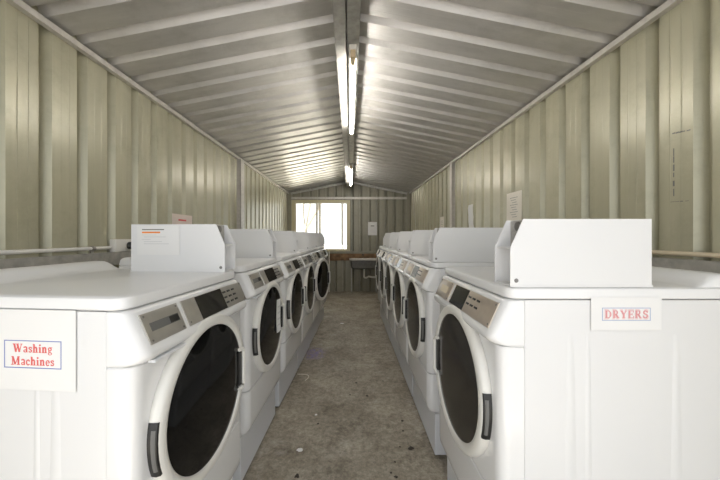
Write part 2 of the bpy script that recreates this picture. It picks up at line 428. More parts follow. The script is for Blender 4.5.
# eave angles, gable angles, rail, posts, girts = trim
def trim(n, mat, *dims, bev=0.0):
    bm = bmesh.new()
    for d in dims: box(bm, *d, bev=bev)
    return struct(obj('trim_%d' % n, bm, mat))
trim(1, 'galv_light', (XL, XL + 0.035, Y0, Y1, ZE - 0.045, ZE - 0.010))
trim(2, 'galv_light', (XR - 0.035, XR, Y0, Y1, ZE - 0.045, ZE - 0.010))
trim(3, 'galv_light', (XL + 0.05, XR - 0.05, Y1 - 0.03, Y1 - 0.001, 2.515, 2.575))
for n, (xa, xb) in ((4, (XL, -0.10)), (5, (0.07, XR))):
    bm = bmesh.new()
    za, zb = roof_z(xa) - 0.025, roof_z(xb) - 0.025
    loft(bm, [[(xa, Y1 - 0.05, za - 0.05), (xa, Y1 - 0.005, za - 0.05), (xa, Y1 - 0.005, za), (xa, Y1 - 0.05, za)], [(xb, Y1 - 0.05, zb - 0.05), (xb, Y1 - 0.005, zb - 0.05), (xb, Y1 - 0.005, zb), (xb, Y1 - 0.05, zb)]])
    struct(obj('trim_%d' % n, bm, 'galv'))
trim(6, 'galv', (XL + 0.001, XL + 0.04, Y0, Y1, 1.345, 1.39), (XL + 0.032, XL + 0.04, Y0, Y1, 1.30, 1.345))
trim(7, 'galv', (XR - 0.04, XR - 0.001, Y0, Y1, 1.345, 1.39), (XR - 0.04, XR - 0.032, Y0, Y1, 1.30, 1.345))
def cpost(n, x, sgn, y0):            # C-section portal post against the wall: web across, two flanges
    bm = bmesh.new()
    a, b = (x, x + sgn * 0.06) if sgn > 0 else (x - 0.05, x)
    y1 = y0 + (0.14 if sgn > 0 else 0.10)
    box(bm, a, b, y0, y0 + 0.006, 0, ZE - 0.045)
    f = b - 0.006 if sgn > 0 else a
    box(bm, f, f + 0.006, y0, y1, 0, ZE - 0.045)
    return struct(obj('trim_%d' % n, bm, 'galv_light'))
cpost(8, XL, 1, 4.48); cpost(9, XR, -1, 4.67)
trim(10, 'endwall', (XL + 0.002, XL + 0.10, Y1 - 0.09, Y1 - 0.035, 0, 2.67))
trim(11, 'endwall', (XR - 0.10, XR - 0.002, Y1 - 0.09, Y1 - 0.035, 0, 2.67))
# ridge beam: two lipped channels side by side
M['beam'] = simple('dull_galvanised_beam', (0.33, 0.32, 0.29), 0.62, metal=0.2, noise=0.25, nscale=22)
for n, xa, xb, m in ((12, -0.102, -0.027, 'beam'), (13, -0.017, 0.062, 'beam')):
    trim(n, m, (xa, xb, Y0, Y1 - 0.002, 2.835, 2.843), (xa, xa + 0.006, Y0, Y1 - 0.002, 2.843, 3.0), (xb - 0.006, xb, Y0, Y1 - 0.002, 2.843, 3.0))
trim(14, 'endwall', (XL + 0.05, XR - 0.05, Y1 - 0.035, Y1 - 0.002, 1.045, 1.10))      # rail under the window
bm = bmesh.new(); tube(bm, [(XR - 0.03, Y1 - 0.4, 2.6), (XR - 0.03, Y1 - 0.9, 1.7)], 0.008)
struct(obj('trim_15', bm, 'galv'))

# window: outer frame, two sashes, panes
wf = struct(empty('window_1', ((WX0 + WX1) / 2, Y1, WZ0)))
hw, hh = (WX1 - WX0) / 2, WZ1 - WZ0
bm = bmesh.new()
box(bm, -hw - 0.09, -hw + 0.06, -0.03, 0.05, -0.03, hh + 0.03); box(bm, hw - 0.045, hw + 0.03, -0.03, 0.05, -0.03, hh + 0.03)
box(bm, -hw + 0.06, hw - 0.045, -0.03, 0.05, hh - 0.03, hh + 0.03); box(bm, -hw + 0.06, hw - 0.045, -0.03, 0.05, -0.03, 0.03)
obj('window_frame', bm, 'frame', wf)
def sash(x0, x1, y, stile, mat):
    bm = bmesh.new()
    box(bm, x0, x0 + stile, y, y + 0.022, 0.03, hh - 0.03); box(bm, x1 - stile, x1, y, y + 0.022, 0.03, hh - 0.03)
    box(bm, x0 + stile, x1 - stile, y, y + 0.022, hh - 0.06, hh - 0.03); box(bm, x0 + stile, x1 - stile, y, y + 0.022, 0.03, 0.06)
    s = obj('window_sash', bm, mat, wf)
    bxo('window_pane', (x0 + stile * 0.8, x1 - stile * 0.8, y + 0.009, y + 0.013, 0.05, hh - 0.05), 'glass', s)
c = (WX0 + WX1) / 2
sash(-hw + 0.06, -0.92 - c + 0.02, 0.018, 0.03, 'frame_light')
sash(-0.80 - c - 0.03, -0.20 - c, -0.01, 0.035, 'frame_light')
sash(-0.20 - c + 0.003, hw - 0.046, 0.018, 0.018, 'frame_light')
sash(-0.92 - c + 0.022, -0.80 - c - 0.031, 0.018, 0.016, 'frame_light')

# ------------------------------------------------------------------ machines
W, D = 0.716, 0.80
HW = W / 2
DZ = 0.872                      # door centre
CF = (Vector((0, 0.021, 1.276)), Vector((0, -0.029, 1.166)))     # console face, top and bottom
def face_frame():
    up = (CF[0] - CF[1]); L = up.length; up.normalize()
    n = Vector((1, 0, 0)).cross(up).normalized()
    if n.y > 0: n = -n
    return up, n, L
UP, FN, FL = face_frame()
def on_face(bm, u0, u1, v0, v1, h0, h1, bev=0.0):
    """box on the sloping console face: u across 0..1 (left to right as you face it), v up 0..1, h proud"""
    m = Matrix(((1, -FN.x, UP.x, 0), (0, -FN.y, UP.y, CF[1].y), (0, -FN.z, UP.z, CF[1].z), (0, 0, 0, 1)))
    box(bm, -HW + u0 * W, -HW + u1 * W, -h1, -h0, v0 * FL, v1 * FL, bev=bev, mat=m)
def fpt(u, v, h): return Vector((-HW + u * W, 0, 0)) + CF[1] + UP * (v * FL) + FN * h

def make_machine(kind):
    dry = kind == 'dryer'
    root = empty('tumble_dryer' if dry else 'washing_machine')
    # plinth the machine stands on
    bm = bmesh.new()
    loft(bm, [outline(HW - 0.004, 0.050, D - 0.02, 0.006, 0.022, 0.004), outline(HW - 0.004, 0.050, D - 0.02, 0.006, 0.298, 0.004)])
    ped = obj('plinth', bm, 'pedestal', root, smooth=True)
    for fx in (-HW + 0.05, HW - 0.05):
        for fy in (0.09, D - 0.08):
            bm = bmesh.new(); lathe(bm, [(0, 0), (0.022, 0), (0.022, 0.008), (0.010, 0.010), (0.010, 0.024), (0, 0.024)], (fx, fy, 0), 'Z', 14)
            obj('foot', bm, 'black', ped, smooth=True)
    # cabinet shell: side panels and back, with two faint pressed ribs in each side
    bm = bmesh.new()
    loft(bm, [outline(HW, 0.0835, D, 0.003, 0.303, 0.01), outline(HW, 0.0835, D, 0.003, 1.283, 0.01)])
    for sgn in (-1, 1):
        for yc, wd in ((0.24, 0.05), (0.30, 0.03), (0.60, 0.05)):
            ring = lambda k: [(sgn * (HW + (0.0022 if i in (1, 2) else -0.001)), yc + (i - 1.5) * wd / 3 * (0.55 + 0.75 * k), 1.20 - 0.85 * k) for i in range(4)]
            rs = [[Vector(p) for p in ring(k / 8)] for k in range(9)]
            for i in range(4): rs[0][i].x = sgn * (HW - 0.001)
            vs = [[bm.verts.new(p) for p in r] for r in rs]
            for a, b in zip(vs, vs[1:]):
                for i in range(3): bm.faces.new((a[i], a[i + 1], b[i + 1], b[i]))
    obj('cabinet', bm, 'side_enamel', root, smooth=True, angle=50)
    # front panel, lower panel
    r = 0.040
    bm = bmesh.new()
    loft(bm, [outline(HW - 0.003, 0.004, 0.081, r - 0.003, 0.571), outline(HW, 0, 0.082, r, 0.575), outline(HW, 0, 0.082, r, 1.118), outline(HW - 0.003, 0.004, 0.081, r - 0.003, 1.122)])
    obj('front_panel', bm, 'enamel', root, smooth=True)
    bm = bmesh.new()
    loft(bm, [outline(HW - 0.012, 0.030, 0.081, r - 0.014, 0.305), outline(HW - 0.005, 0.012, 0.082, r - 0.005, 0.318), outline(HW, 0.003, 0.082, r, 0.338), outline(HW, -0.001, 0.082, r, 0.375), outline(HW, -0.001, 0.082, r, 0.562), outline(HW - 0.003, 0.003, 0.081, r - 0.003, 0.5665)])
    obj('lower_panel', bm, 'enamel', root, smooth=True)
    # console
    bm = bmesh.new()
    prof = [(1.1235, 0.004, 0.003), (1.128, -0.010, 0), (1.134, -0.022, 0), (1.142, -0.030, 0), (1.152, -0.0335, 0), (1.162, -0.031, 0), (1.168, -0.0285, 0), (1.274, 0.020, 0), (1.280, 0.026, 0), (1.283, 0.036, 0.004)]
    loft(bm, [outline(HW - i, y, 0.082, r, z) for z, y, i in prof])
    con = obj('console', bm, 'enamel', root, smooth=True, angle=40)
    if not dry:
        sm, mn = (0.05, 0.285), (0.315, 0.975)
        dsp, bt, bl = (0.43, 0.70), (0.725, 0.84), 'plate'
    else:
        sm, mn = (0.06, 0.33), (0.365, 0.955)
        dsp, bt, bl = (0.385, 0.605), (0.645, 0.76), 'dplate'
    bm = bmesh.new(); on_face(bm, sm[0], sm[1], 0.10, 0.90, -0.001, 0.004, 0.0015)
    obj('drawer_plate' if not dry else 'name_plate', bm, bl, con, smooth=True)
    bm = bmesh.new(); on_face(bm, mn[0], mn[1], 0.10, 0.90, -0.001, 0.004, 0.0015)
    cp = obj('control_plate', bm, bl, con, smooth=True)
    bm = bmesh.new(); on_face(bm, dsp[0], dsp[1], 0.12, 0.88, 0.003, 0.0055)
    obj('display', bm, 'display', con)
    for i in range(3):
        for j in range(2 if dry else 3):
            u = bt[0] + (bt[1] - bt[0]) * i / 2.0
            v = (0.44 + 0.24 * j) if dry else (0.30 + 0.20 * j)
            bm = bmesh.new(); on_face(bm, u - 0.016, u + 0.016, v - 0.035, v + 0.035, 0.003, 0.0075, 0.001)
            obj('button', bm, 'black', con)
    if not dry:
        bm = bmesh.new(); on_face(bm, sm[0] + 0.03, sm[1] - 0.02, 0.40, 0.62, 0.0035, 0.0048)
        obj('label_strip', bm, 'grey', con)
        bm = bmesh.new(); on_face(bm, sm[1] - 0.085, sm[1] - 0.025, 0.42, 0.60, 0.0045, 0.0058)
        obj('label_window', bm, 'black', con)
        bm = bmesh.new()                                  # scooped pull under the drawer plate
        box(bm, -HW + 0.045, -HW + 0.22, -0.0315, -0.006, 1.1215, 1.131, bev=0.003)
        obj('drawer_pull', bm, 'pedestal', con)
    else:
        bm = bmesh.new(); on_face(bm, sm[0] + 0.06, sm[1] - 0.06, 0.35, 0.65, 0.0035, 0.0045)
        obj('label_strip', bm, 'pipe_beige', con)
    for u, v in ((sm[0] + 0.015, 0.82), (sm[1] - 0.015, 0.82), (sm[0] + 0.015, 0.18), (sm[1] - 0.015, 0.18), (mn[0] + 0.015, 0.2), (mn[1] - 0.015, 0.2), (mn[1] - 0.015, 0.82)):
        bm = bmesh.new(); disc_screw(bm, fpt(u, v, 0.0035), FN, 0.0045, 0.002)
        obj('screw', bm, 'screw', con)
    # top cover and raised back edge
    bm = bmesh.new()
    loft(bm, [outline(HW - 0.001, 0.034, D + 0.008, 0.045, 1.2865, 0.02), outline(HW + 0.003, 0.029, D + 0.010, 0.048, 1.291, 0.02), outline(HW + 0.003, 0.028, D + 0.010, 0.048, 1.312, 0.02), outline(HW + 0.001, 0.031, D + 0.008, 0.046, 1.321, 0.02), outline(HW - 0.005, 0.038, D + 0.003, 0.042, 1.3255, 0.02), outline(HW - 0.013, 0.048, D - 0.004, 0.038, 1.3275, 0.02)])
    obj('top_cover', bm, 'cover', root, smooth=True, angle=30)
    bm = bmesh.new()
    prof = [(D - 0.135, 1.3265), (D - 0.115, 1.330), (D - 0.085, 1.350), (D - 0.065, 1.364), (D - 0.045, 1.371), (D - 0.015, 1.372), (D - 0.002, 1.366), (D + 0.004, 1.3265)]
    n = 14
    rings = []
    for k in range(n + 1):
        x = -HW + 0.006 + (W - 0.012) * k / n
        rings.append((x, 1.0))
    ends = [(-HW + 0.004, 0.05), (-HW + 0.0055, 0.5), (-HW + 0.011, 0.8), (-HW + 0.022, 0.95), (-HW + 0.04, 1.0)]
    rings = ends + [(-x, s) for x, s in ends[::-1]]
    loft(bm, [[(x, y, 1.3262 + (z - 1.3262) * s) for y, z in prof] for x, s in rings])
    obj('back_ledge', bm, 'cover', root, smooth=True, angle=50)
    # door (hinge: left on washers, right on dryers)
    s = 1 if not dry else -1
    bm = bmesh.new()
    lathe(bm, [(0.280, -0.0005), (0.307, -0.0005), (0.311, -0.006), (0.311, -0.018), (0.307, -0.029), (0.298, -0.036), (0.286, -0.0385), (0.277, -0.0385), (0.269, -0.036), (0.265, -0.031), (0.265, -0.015)], (0, 0, DZ), 'Y', 72)
    door = obj('door', bm, 'plastic', root, smooth=True, angle=50)
    bm = bmesh.new()
    lathe(bm, [(0.2655, -0.030), (0.22, -0.034), (0.14, -0.0375), (0.06, -0.0385), (0.0, -0.0385)], (0, 0, DZ), 'Y', 64)
    lathe(bm, [(0.2655, -0.030), (0.2655, -0.015), (0.0, -0.015)], (0, 0, DZ), 'Y', 64)
    obj('door_glass', bm, 'dglass' if dry else 'wglass', door, smooth=True, angle=50)
    # hinge recess on the rim, a grey barrel inside it
    a0, a1 = math.radians(168), math.radians(200)
    if dry: a0, a1 = math.radians(-20), math.radians(12)
    bm = bmesh.new()
    lathe(bm, [(0.294, -0.004), (0.3128, -0.004), (0.3130, -0.020), (0.3085, -0.0315), (0.294, -0.0345)], (0, 0, DZ), 'Y', 12, a0, a1, True)
    hg = obj('hinge', bm, 'black', door, smooth=True)
    bm = bmesh.new()
    pts = []
    for k in range(9):
        a = a0 + (a1 - a0) * (0.12 + 0.76 * k / 8)
        pts.append((0.3050 * math.cos(a), -0.020, DZ + 0.3050 * math.sin(a)))
    tube(bm, pts, 0.0095, 10)
    obj('hinge_barrel', bm, 'grey', hg, smooth=True)
    # handle: dark finger recess at the glass edge and a pale grip bar
    bm = bmesh.new()
    x0, x1 = (0.232, 0.257) if s > 0 else (-0.257, -0.232)
    box(bm, x0, x1, -0.0415, -0.025, DZ - 0.090, DZ + 0.070, bev=0.003)
    obj('handle_recess', bm, 'black', door)
    bm = bmesh.new()
    pl = [(0.230, -0.040, 0.085), (0.254, -0.045, 0.082), (0.263, -0.046, 0.070), (0.264, -0.046, -0.088), (0.254, -0.045, -0.100), (0.228, -0.040, -0.104)]
    tube(bm, [(s * x, y, DZ + z) for x, y, z in pl], 0.009, 8)
    obj('door_handle', bm, 'plastic', door, smooth=True)
    # coin box on the top, at the right as you face the machine
    bx1 = HW - 0.004; bx0 = bx1 - 0.113
    zb, zc, zt = 1.3275, 1.461, 1.560
    side = [(0.0375, zb), (0.52, zb), (0.52, zt), (0.082, zt), (0.0375, zc)]
    bm = bmesh.new()
    for x0, x1 in ((bx0, bx0 + 0.004), (bx1 - 0.004, bx1)):
        loft(bm, [[(x0, y, z) for y, z in side], [(x1, y, z) for y, z in side]])
    box(bm, bx0 + 0.004, bx1 - 0.004, 0.10, 0.519, zb + 0.0005, zt - 0.0005)
    box(bm, bx0 + 0.004, bx1 - 0.004, 0.045, 0.10, zc - 0.004, zc + 0.001)
    box(bm, bx0 - 0.002, bx1 + 0.002, 0.040, 0.523, zb, zb + 0.006)
    cb = obj('coin_box', bm, 'box', root)
    bm = bmesh.new(); box(bm, bx0 + 0.0045, bx1 - 0.0045, 0.096, 0.1005, zc + 0.002, zt - 0.003)
    obj('coin_plate', bm, 'steel', cb)
    bm = bmesh.new(); xm = (bx0 + bx1) / 2
    box(bm, xm - 0.022, xm + 0.022, 0.083, 0.0965, zc + 0.020, zc + 0.055, bev=0.004)
    sl = obj('coin_slot', bm, 'steel', cb, smooth=True)
    bm = bmesh.new(); lathe(bm, [(0, -0.007), (0.016, -0.006), (0.018, 0), (0, 0)], (xm, 0.0965, zc + 0.075), 'Y', 20)
    obj('coin_button', bm, 'screw', cb, smooth=True)
    bm = bmesh.new(); disc_screw(bm, (bx1 if dry else bx0, 0.058, zb + 0.022), (1 if dry else -1, 0, 0), 0.0075, 0.003, 14)
    obj('lock', bm, 'screw', cb)
    return root

washer = make_machine('washer')
dryer = make_machine('dryer')
R90 = PI / 2
dry_spots = [  # front x, near edge y, extra turn
    (0.510, 0.918, 0), (0.525, 1.824, 0), (0.523, 2.490, 0), (0.523, 3.150, 0), (0.520, 3.810, 0), (0.522, 4.470, 0)]
dry_labels = ['white dryer with the DRYERS sign taped to its side panel',
              'white dryer next along the aisle after the one wearing the DRYERS sign',
              'third white dryer in the row counting from the DRYERS sign',
              'fourth white dryer in the row counting from the DRYERS sign',
              'fifth white dryer in the row, last but one before the sink',
              'white dryer at the far end of the row beside the sink']
wash_spots = [(-0.588, 1.21 / KY - 0.3225, -math.radians(4.5)), (-0.588, 1.607, -math.radians(2.5)), (-0.548, 2.341, -math.radians(3)), (-0.512, 3.005, -math.radians(3)), (-0.482, 3.672, -math.radians(3)), (-0.450, 4.34, -math.radians(3))]
wash_labels = ['white washing machine with the Washing Machines sign taped to its side',
               'white washing machine with a paper notice hanging on its dark door glass',
               'white washing machine just beyond the one with a notice on its door',
               'fourth white washing machine counting from the Washing Machines sign',
               'white washing machine with its round door standing ajar into the aisle',
               'white washing machine at the window end of its row, past the ajar door']
dryers, washers = [], []
for i, (fx, n, dr) in enumerate(dry_spots):
    o = dryer if i == 0 else copy_tree(dryer)
    o.location = (fx, (n + 0.3225) * KY, 0); o.rotation_euler = (0, 0, -R90 + dr)
    tag(o, dry_labels[i], 'dryer', 'row of dryers'); dryers.append(o)
for i, (fx, n, dr) in enumerate(wash_spots):
    o = washer if i == 0 else copy_tree(washer)
    o.location = (fx, (n + 0.3225) * KY, 0); o.rotation_euler = (0, 0, R90 + dr)
    tag(o, wash_labels[i], 'washing machine', 'row of washing machines'); washers.append(o)
# the fifth washer's door stands ajar: swing it on its hinge (near edge)
for ch in washers[4].children:
    if ch.name.split('.')[0] == 'door':
        h = Vector((-0.311, -0.004, 0)); R = Matrix.Rotation(-math.radians(11), 4, 'Z')
        ch.matrix_local = Matrix.Translation(h) @ R @ Matrix.Translation(-h)
def local(mach, p):             # machine coordinates -> place
    m = Matrix.Translation(mach.location) @ Matrix.Rotation(mach.rotation_euler.z, 4, 'Z')
    return m @ Vector(p)

# ------------------------------------------------------------------ paper
def sheet(name, w, h, mat, thick=0.0006, curl=0.0, seed=1):
    """paper facing -y, centre at 0; slight waviness"""
    rnd = random.Random(seed)
    bm = bmesh.new(); n = 8
    A, B = {}, {}
    ph = rnd.random() * 6
    for i in range(n + 1):
        for j in range(n + 1):
            x, z = -w / 2 + w * i / n, -h / 2 + h * j / n
            lift = curl * (max(0, 0.5 - j / n) ** 2 * 2 + 0.15 * (1 + math.sin(ph + i * 0.9)) * (1 - j / n))
            A[i, j] = bm.verts.new((x, -thick - lift, z)); B[i, j] = bm.verts.new((x, -lift, z))
    for i in range(n):
        for j in range(n):
            bm.faces.new((A[i, j], A[i + 1, j], A[i + 1, j + 1], A[i, j + 1])); bm.faces.new((B[i, j], B[i, j + 1], B[i + 1, j + 1], B[i + 1, j]))
    for k in range(n):
        for a, b in (((k, 0), (k + 1, 0)), ((k + 1, n), (k, n)), ((0, k + 1), (0, k)), ((n, k), (n, k + 1))):
            bm.faces.new((A[a], B[a], B[b], A[b]))
    return obj(name, bm, mat, smooth=True)
def ink(parent, name, mat, x0, x1, z0, z1, y=-0.0011):
    return bxo(name, (x0, x1, y, y + 0.0006, z0, z1), mat, parent)
def border(parent, w, h, cx, cz, t, mat):
    bm = bmesh.new()
    for d in ((-w / 2, w / 2, h / 2 - t, h / 2), (-w / 2, w / 2, -h / 2, -h / 2 + t), (-w / 2, -w / 2 + t, -h / 2 + t, h / 2 - t), (w / 2 - t, w / 2, -h / 2 + t, h / 2 - t)):
        box(bm, cx + d[0], cx + d[1], -0.0011, -0.0004, cz + d[2], cz + d[3])
    return obj('sign_border', bm, mat, parent)
def put(o, mach, p, face):
    """face: 'L' / 'R' side of the machine"""
    o.location = local(mach, p)
    o.rotation_euler = (0, 0, mach.rotation_euler.z + (-R90 if face == 'L' else R90))

# Washing Machines sign
s1 = sheet('paper_sign', 0.270, 0.234, 'paper', seed=3)
put(s1, washers[0], (-HW - 0.0045, 0.307, 1.170), 'L')
tag(s1, 'white paper sign reading Washing Machines in red, blue border', 'sign')
border(s1, 0.182, 0.081, 0.0, -0.013, 0.0026, 'blue')
for wd, zz, ww in (('Washing', 0.005, 0.125), ('Machines', -0.032, 0.137)):
    o = obj('lettering', word_bm(wd, 0.025, ww), 'red', s1); o.location = (0, -0.0008, zz)
# DRYERS sign
s2 = sheet('paper_sign', 0.239, 0.112, 'paper', seed=4)
put(s2, dryers[0], (HW + 0.0045, 0.425, 1.239), 'R')
tag(s2, 'white paper sign reading DRYERS in red on a dryer', 'sign')
border(s2, 0.164, 0.044, 0.0, -0.002, 0.0022, 'paleblue')
o = obj('lettering', word_bm('DRYERS', 0.034, 0.152), 'pinkink', s2); o.location = (0, -0.0012, -0.002)
o = obj('lettering', word_bm('DRYERS', 0.025, 0.146), 'rose', s2); o.location = (0, -0.0016, -0.002)
# instruction sheet on the first washer's coin box
s3 = sheet('instruction_sheet', 0.221, 0.144, 'paper', seed=5)
put(s3, washers[0], (HW - 0.004 - 0.113 - 0.0032, 0.375, 1.482), 'L')
tag(s3, 'white instruction sheet with an orange line stuck on a coin box', 'notice')
for k, (z, a, b, m, t) in enumerate([(0.052, -0.085, 0.03, 'ink', 0.005), (0.038, -0.085, 0.01, 'orange', 0.008), (0.026, -0.085, -0.01, 'palegrey', 0.003), (0.016, -0.075, 0.04, 'palegrey', 0.003), (0.004, -0.085, -0.04, 'palegrey', 0.003), (-0.007, -0.075, 0.02, 'palegrey', 0.003), (-0.018, -0.075, 0.055, 'palegrey', 0.003)]):
    ink(s3, 'text_line', m, a, b, z - t / 2, z + t / 2)
# notice hanging on the second washer's door
s4 = sheet('door_notice', 0.105, 0.24, 'paper', curl=0.012, seed=6)
s4.location = local(washers[1], (0.118, -0.0435, DZ + 0.035)); s4.rotation_euler = (0, math.radians(4), washers[1].rotation_euler.z)
tag(s4, 'long white paper notice hanging on a washing machine door', 'notice')
for k in range(4): ink(s4, 'text_line', 'palegrey', -0.035, 0.03, 0.06 - k * 0.045, 0.072 - k * 0.045, y=-0.0040 - (0.0005 * k))
# papers on the walls
s5 = sheet('wall_notice', 0.272, 0.285, 'old_paper', curl=0.004, seed=8)
s5.location = (XR - 0.0015, 2.690 * KY, 1.80); s5.rotation_euler = (0, 0, -R90)
s5.rotation_euler = (0, 0, -R90)
tag(s5, 'yellowed typed notice on the wall just above the DRYERS machine', 'notice')
for k in range(9): ink(s5, 'text_line', 'ink', -0.07 + 0.02 * (k % 3), 0.07 - 0.015 * ((k * 2) % 3), 0.085 - k * 0.024, 0.089 - k * 0.024, y=-0.0035)
s6 = sheet('wall_notice', 0.22, 0.32, 'old_paper', curl=0.004, seed=9)
s6.location = (XR - 0.0015, 4.79 * KY, 1.69); s6.rotation_euler = (0, 0, -R90)
tag(s6, 'small notice on the dryer side wall beyond the steel post', 'notice')
for k in range(4): ink(s6, 'text_line', 'ink', -0.06, 0.06, 0.08 - k * 0.03, 0.085 - k * 0.03, y=-0.0035)
s7 = sheet('wall_notice', 0.36, 0.22, 'paper_pink', curl=0.004, seed=10)
s7.location = (XL + 0.0015, 2.725 * KY, 1.61); s7.rotation_euler = (0, 0, R90)
tag(s7, 'pinkish notice on the wall behind the Washing Machines machine', 'notice')
ink(s7, 'text_line', 'red', -0.08, 0.06, 0.045, 0.062, y=-0.0035)
s8 = sheet('wall_notice', 0.245, 0.36, 'paper', curl=0.004, seed=11)
s8.location = (0.612, Y1 - 0.0015, 1.715)
tag(s8, 'white printed notice on the end wall above the sink', 'notice')
ink(s8, 'text_line', 'ink', -0.05, 0.05, 0.06, 0.085, y=-0.0035)
for k in range(5): ink(s8, 'text_line', 'palegrey', -0.07, 0.07, 0.02 - k * 0.03, 0.027 - k * 0.03, y=-0.0038)
# thin white strip with ragged sides
bm = bmesh.new()
rnd = random.Random(2)
L_, R_ = [], []
for k in range(12):
    z = -0.275 + 0.475 * k / 11
    bend = 0.03 * math.sin(k * 0.6)
    L_.append((-0.085 + bend * 0.5 + rnd.uniform(-0.012, 0.012), z)); R_.append((0.08 + bend * 0.4 + rnd.uniform(-0.014, 0.014), z))
rg = [[(l[0], -0.0015 - 0.004 * (k / 11) ** 2, l[1]), (r[0], -0.002 - 0.006 * (k / 11) ** 3, r[1]), (r[0], -0.001 - 0.006 * (k / 11) ** 3, r[1]), (l[0], -0.0005 - 0.004 * (k / 11) ** 2, l[1])] for k, (l, r) in enumerate(zip(L_, R_))]
loft(bm, rg)
o = obj('ragged_strip', bm, 'paper', smooth=True)
o.location = (XR - 0.0005, 4.045, 1.73); o.rotation_euler = (0, 0, -R90)
tag(o, 'thin ragged white strip lying on the wall above the dryers', 'poster')

# ------------------------------------------------------------------ pipes, outlet, sink, lamps, bits
def conduit(name, x, y0, y1, z, mat, label, side, clips, x_stub=0):
    t = empty(name, (x, y0, z)); tag(t, label, 'pipe')
    bm = bmesh.new(); tube(bm, [(0, 0, 0), (0, (y1 - y0) / 2, 0), (0, y1 - y0, 0)], 0.0115, 14)
    obj('pipe', bm, mat, t, smooth=True)
    for y in clips:
        bm = bmesh.new(); lathe(bm, [(0.0117, -0.012), (0.0150, -0.012), (0.0150, 0.012), (0.0117, 0.012)], (0, 0, 0), 'Y', 14, 0, 2 * PI, True)
        box(bm, min(0, side * 0.014), max(0, side * 0.014), -0.01, 0.01, -0.03, -0.012)
        c = obj('pipe_clip', bm, 'steel', t, smooth=True); c.location = (0, y - y0, 0)
    return t
conduit('conduit_pipe', XL + 0.0125, 0.2, 2.10, 1.422, 'pipe_white', 'thin white conduit running along the wall to the power outlet', -1, (0.9, 1.955))
conduit('conduit_pipe', XR - 0.0125, 0.2, 7.4, 1.416, 'pipe_beige', 'beige conduit running along the wall behind the dryers', 1, (2.45, 4.1, 5.8))
t = empty('power_outlet', (XL, 2.19, 1.435)); tag(t, 'white power outlet with a black plug at the end of the conduit', 'outlet')
bxo('outlet_box', (0.0005, 0.045, -0.085, 0.085, -0.045, 0.045), 'pipe_white', t, bev=0.006)
bm = bmesh.new(); lathe(bm, [(0, 0.0), (0.027, 0.0), (0.027, 0.022), (0.020, 0.032), (0, 0.032)], (0.0445, 0.045, -0.002), 'X', 20)
obj('plug', bm, 'black', t, smooth=True)

# laundry trough on the end wall
t = empty('laundry_sink', (0.37, Y1 - 0.285, 0)); tag(t, 'grey metal laundry sink under the notice on the end wall', 'sink')
bm = bmesh.new()
o4 = lambda hw, hd, z: outline(hw, -hd, hd, 0.04, z, 0.04, 4)
loft(bm, [o4(0.30, 0.17, 0.66), o4(0.335, 0.20, 0.69), o4(0.36, 0.22, 0.885), o4(0.35, 0.21, 0.885), o4(0.325, 0.19, 0.71), o4(0.28, 0.15, 0.69)])
obj('basin', bm, simple('dull_stainless', (0.20, 0.195, 0.185), 0.4, metal=0.7, noise=0.15), t, smooth=True)
bm = bmesh.new()
loft(bm, [o4(0.352, 0.212, 0.884), o4(0.385, 0.245, 0.886), o4(0.388, 0.248, 0.895), o4(0.385, 0.245, 0.912), o4(0.355, 0.215, 0.912), o4(0.348, 0.208, 0.89)], cap=False)
obj('rim', bm, 'galv_light', t, smooth=True)  # paler than the basin: highlight along the rim put into the colour
bm = bmesh.new()
tube(bm, [(0, 0, 0.67), (0, 0, 0.50), (0.0, 0, 0.44), (0.02, 0, 0.415), (0.06, 0, 0.41), (0.09, 0, 0.43), (0.12, 0, 0.45), (0.2, 0.02, 0.43), (0.36, 0.03, 0.42)], 0.024, 12)
obj('drain_pipe', bm, 'pipe_white', t, smooth=True)
bm = bmesh.new()
for fx in (-0.33, 0.33): box(bm, fx - 0.012, fx + 0.012, 0.14, 0.16, 0.0, 0.66)
box(bm, -0.33, 0.33, 0.14, 0.16, 0.64, 0.662)
obj('stand', bm, 'galv', t)
bm = bmesh.new(); tube(bm, [(-0.02, 0.262, 1.00), (-0.02, 0.20, 1.00), (-0.02, 0.14, 1.005), (-0.02, 0.12, 0.985)], 0.010, 8)
lathe(bm, [(0, 0), (0.02, 0), (0.024, 0.018), (0, 0.02)], (-0.02, 0.20, 1.008), 'Z', 10)
o = obj('tap', bm, 'dark_hose', None, smooth=True); o.location = t.location; o.location.z = 0
tag(o, 'dark tap on the wooden board over the laundry sink', 'tap')
b = bxo('timber_board', (-0.60, 1.20, Y1 - 0.030, Y1 - 0.004, 0.845, 1.035), 'wood', bev=0.004)
tag(b, 'weathered brown timber board along the end wall under the window', 'board')
bm = bmesh.new(); tube(bm, [(-0.565, Y1 - 0.075, 0.002), (-0.565, Y1 - 0.075, 0.6), (-0.565, Y1 - 0.075, 1.05), (-0.565, Y1 - 0.055, 1.075), (-0.565, Y1 - 0.036, 1.078)], 0.017, 12)
tag(obj('water_pipe', bm, 'pipe_white', smooth=True), 'upright white pipe on the end wall beside the timber board', 'pipe')

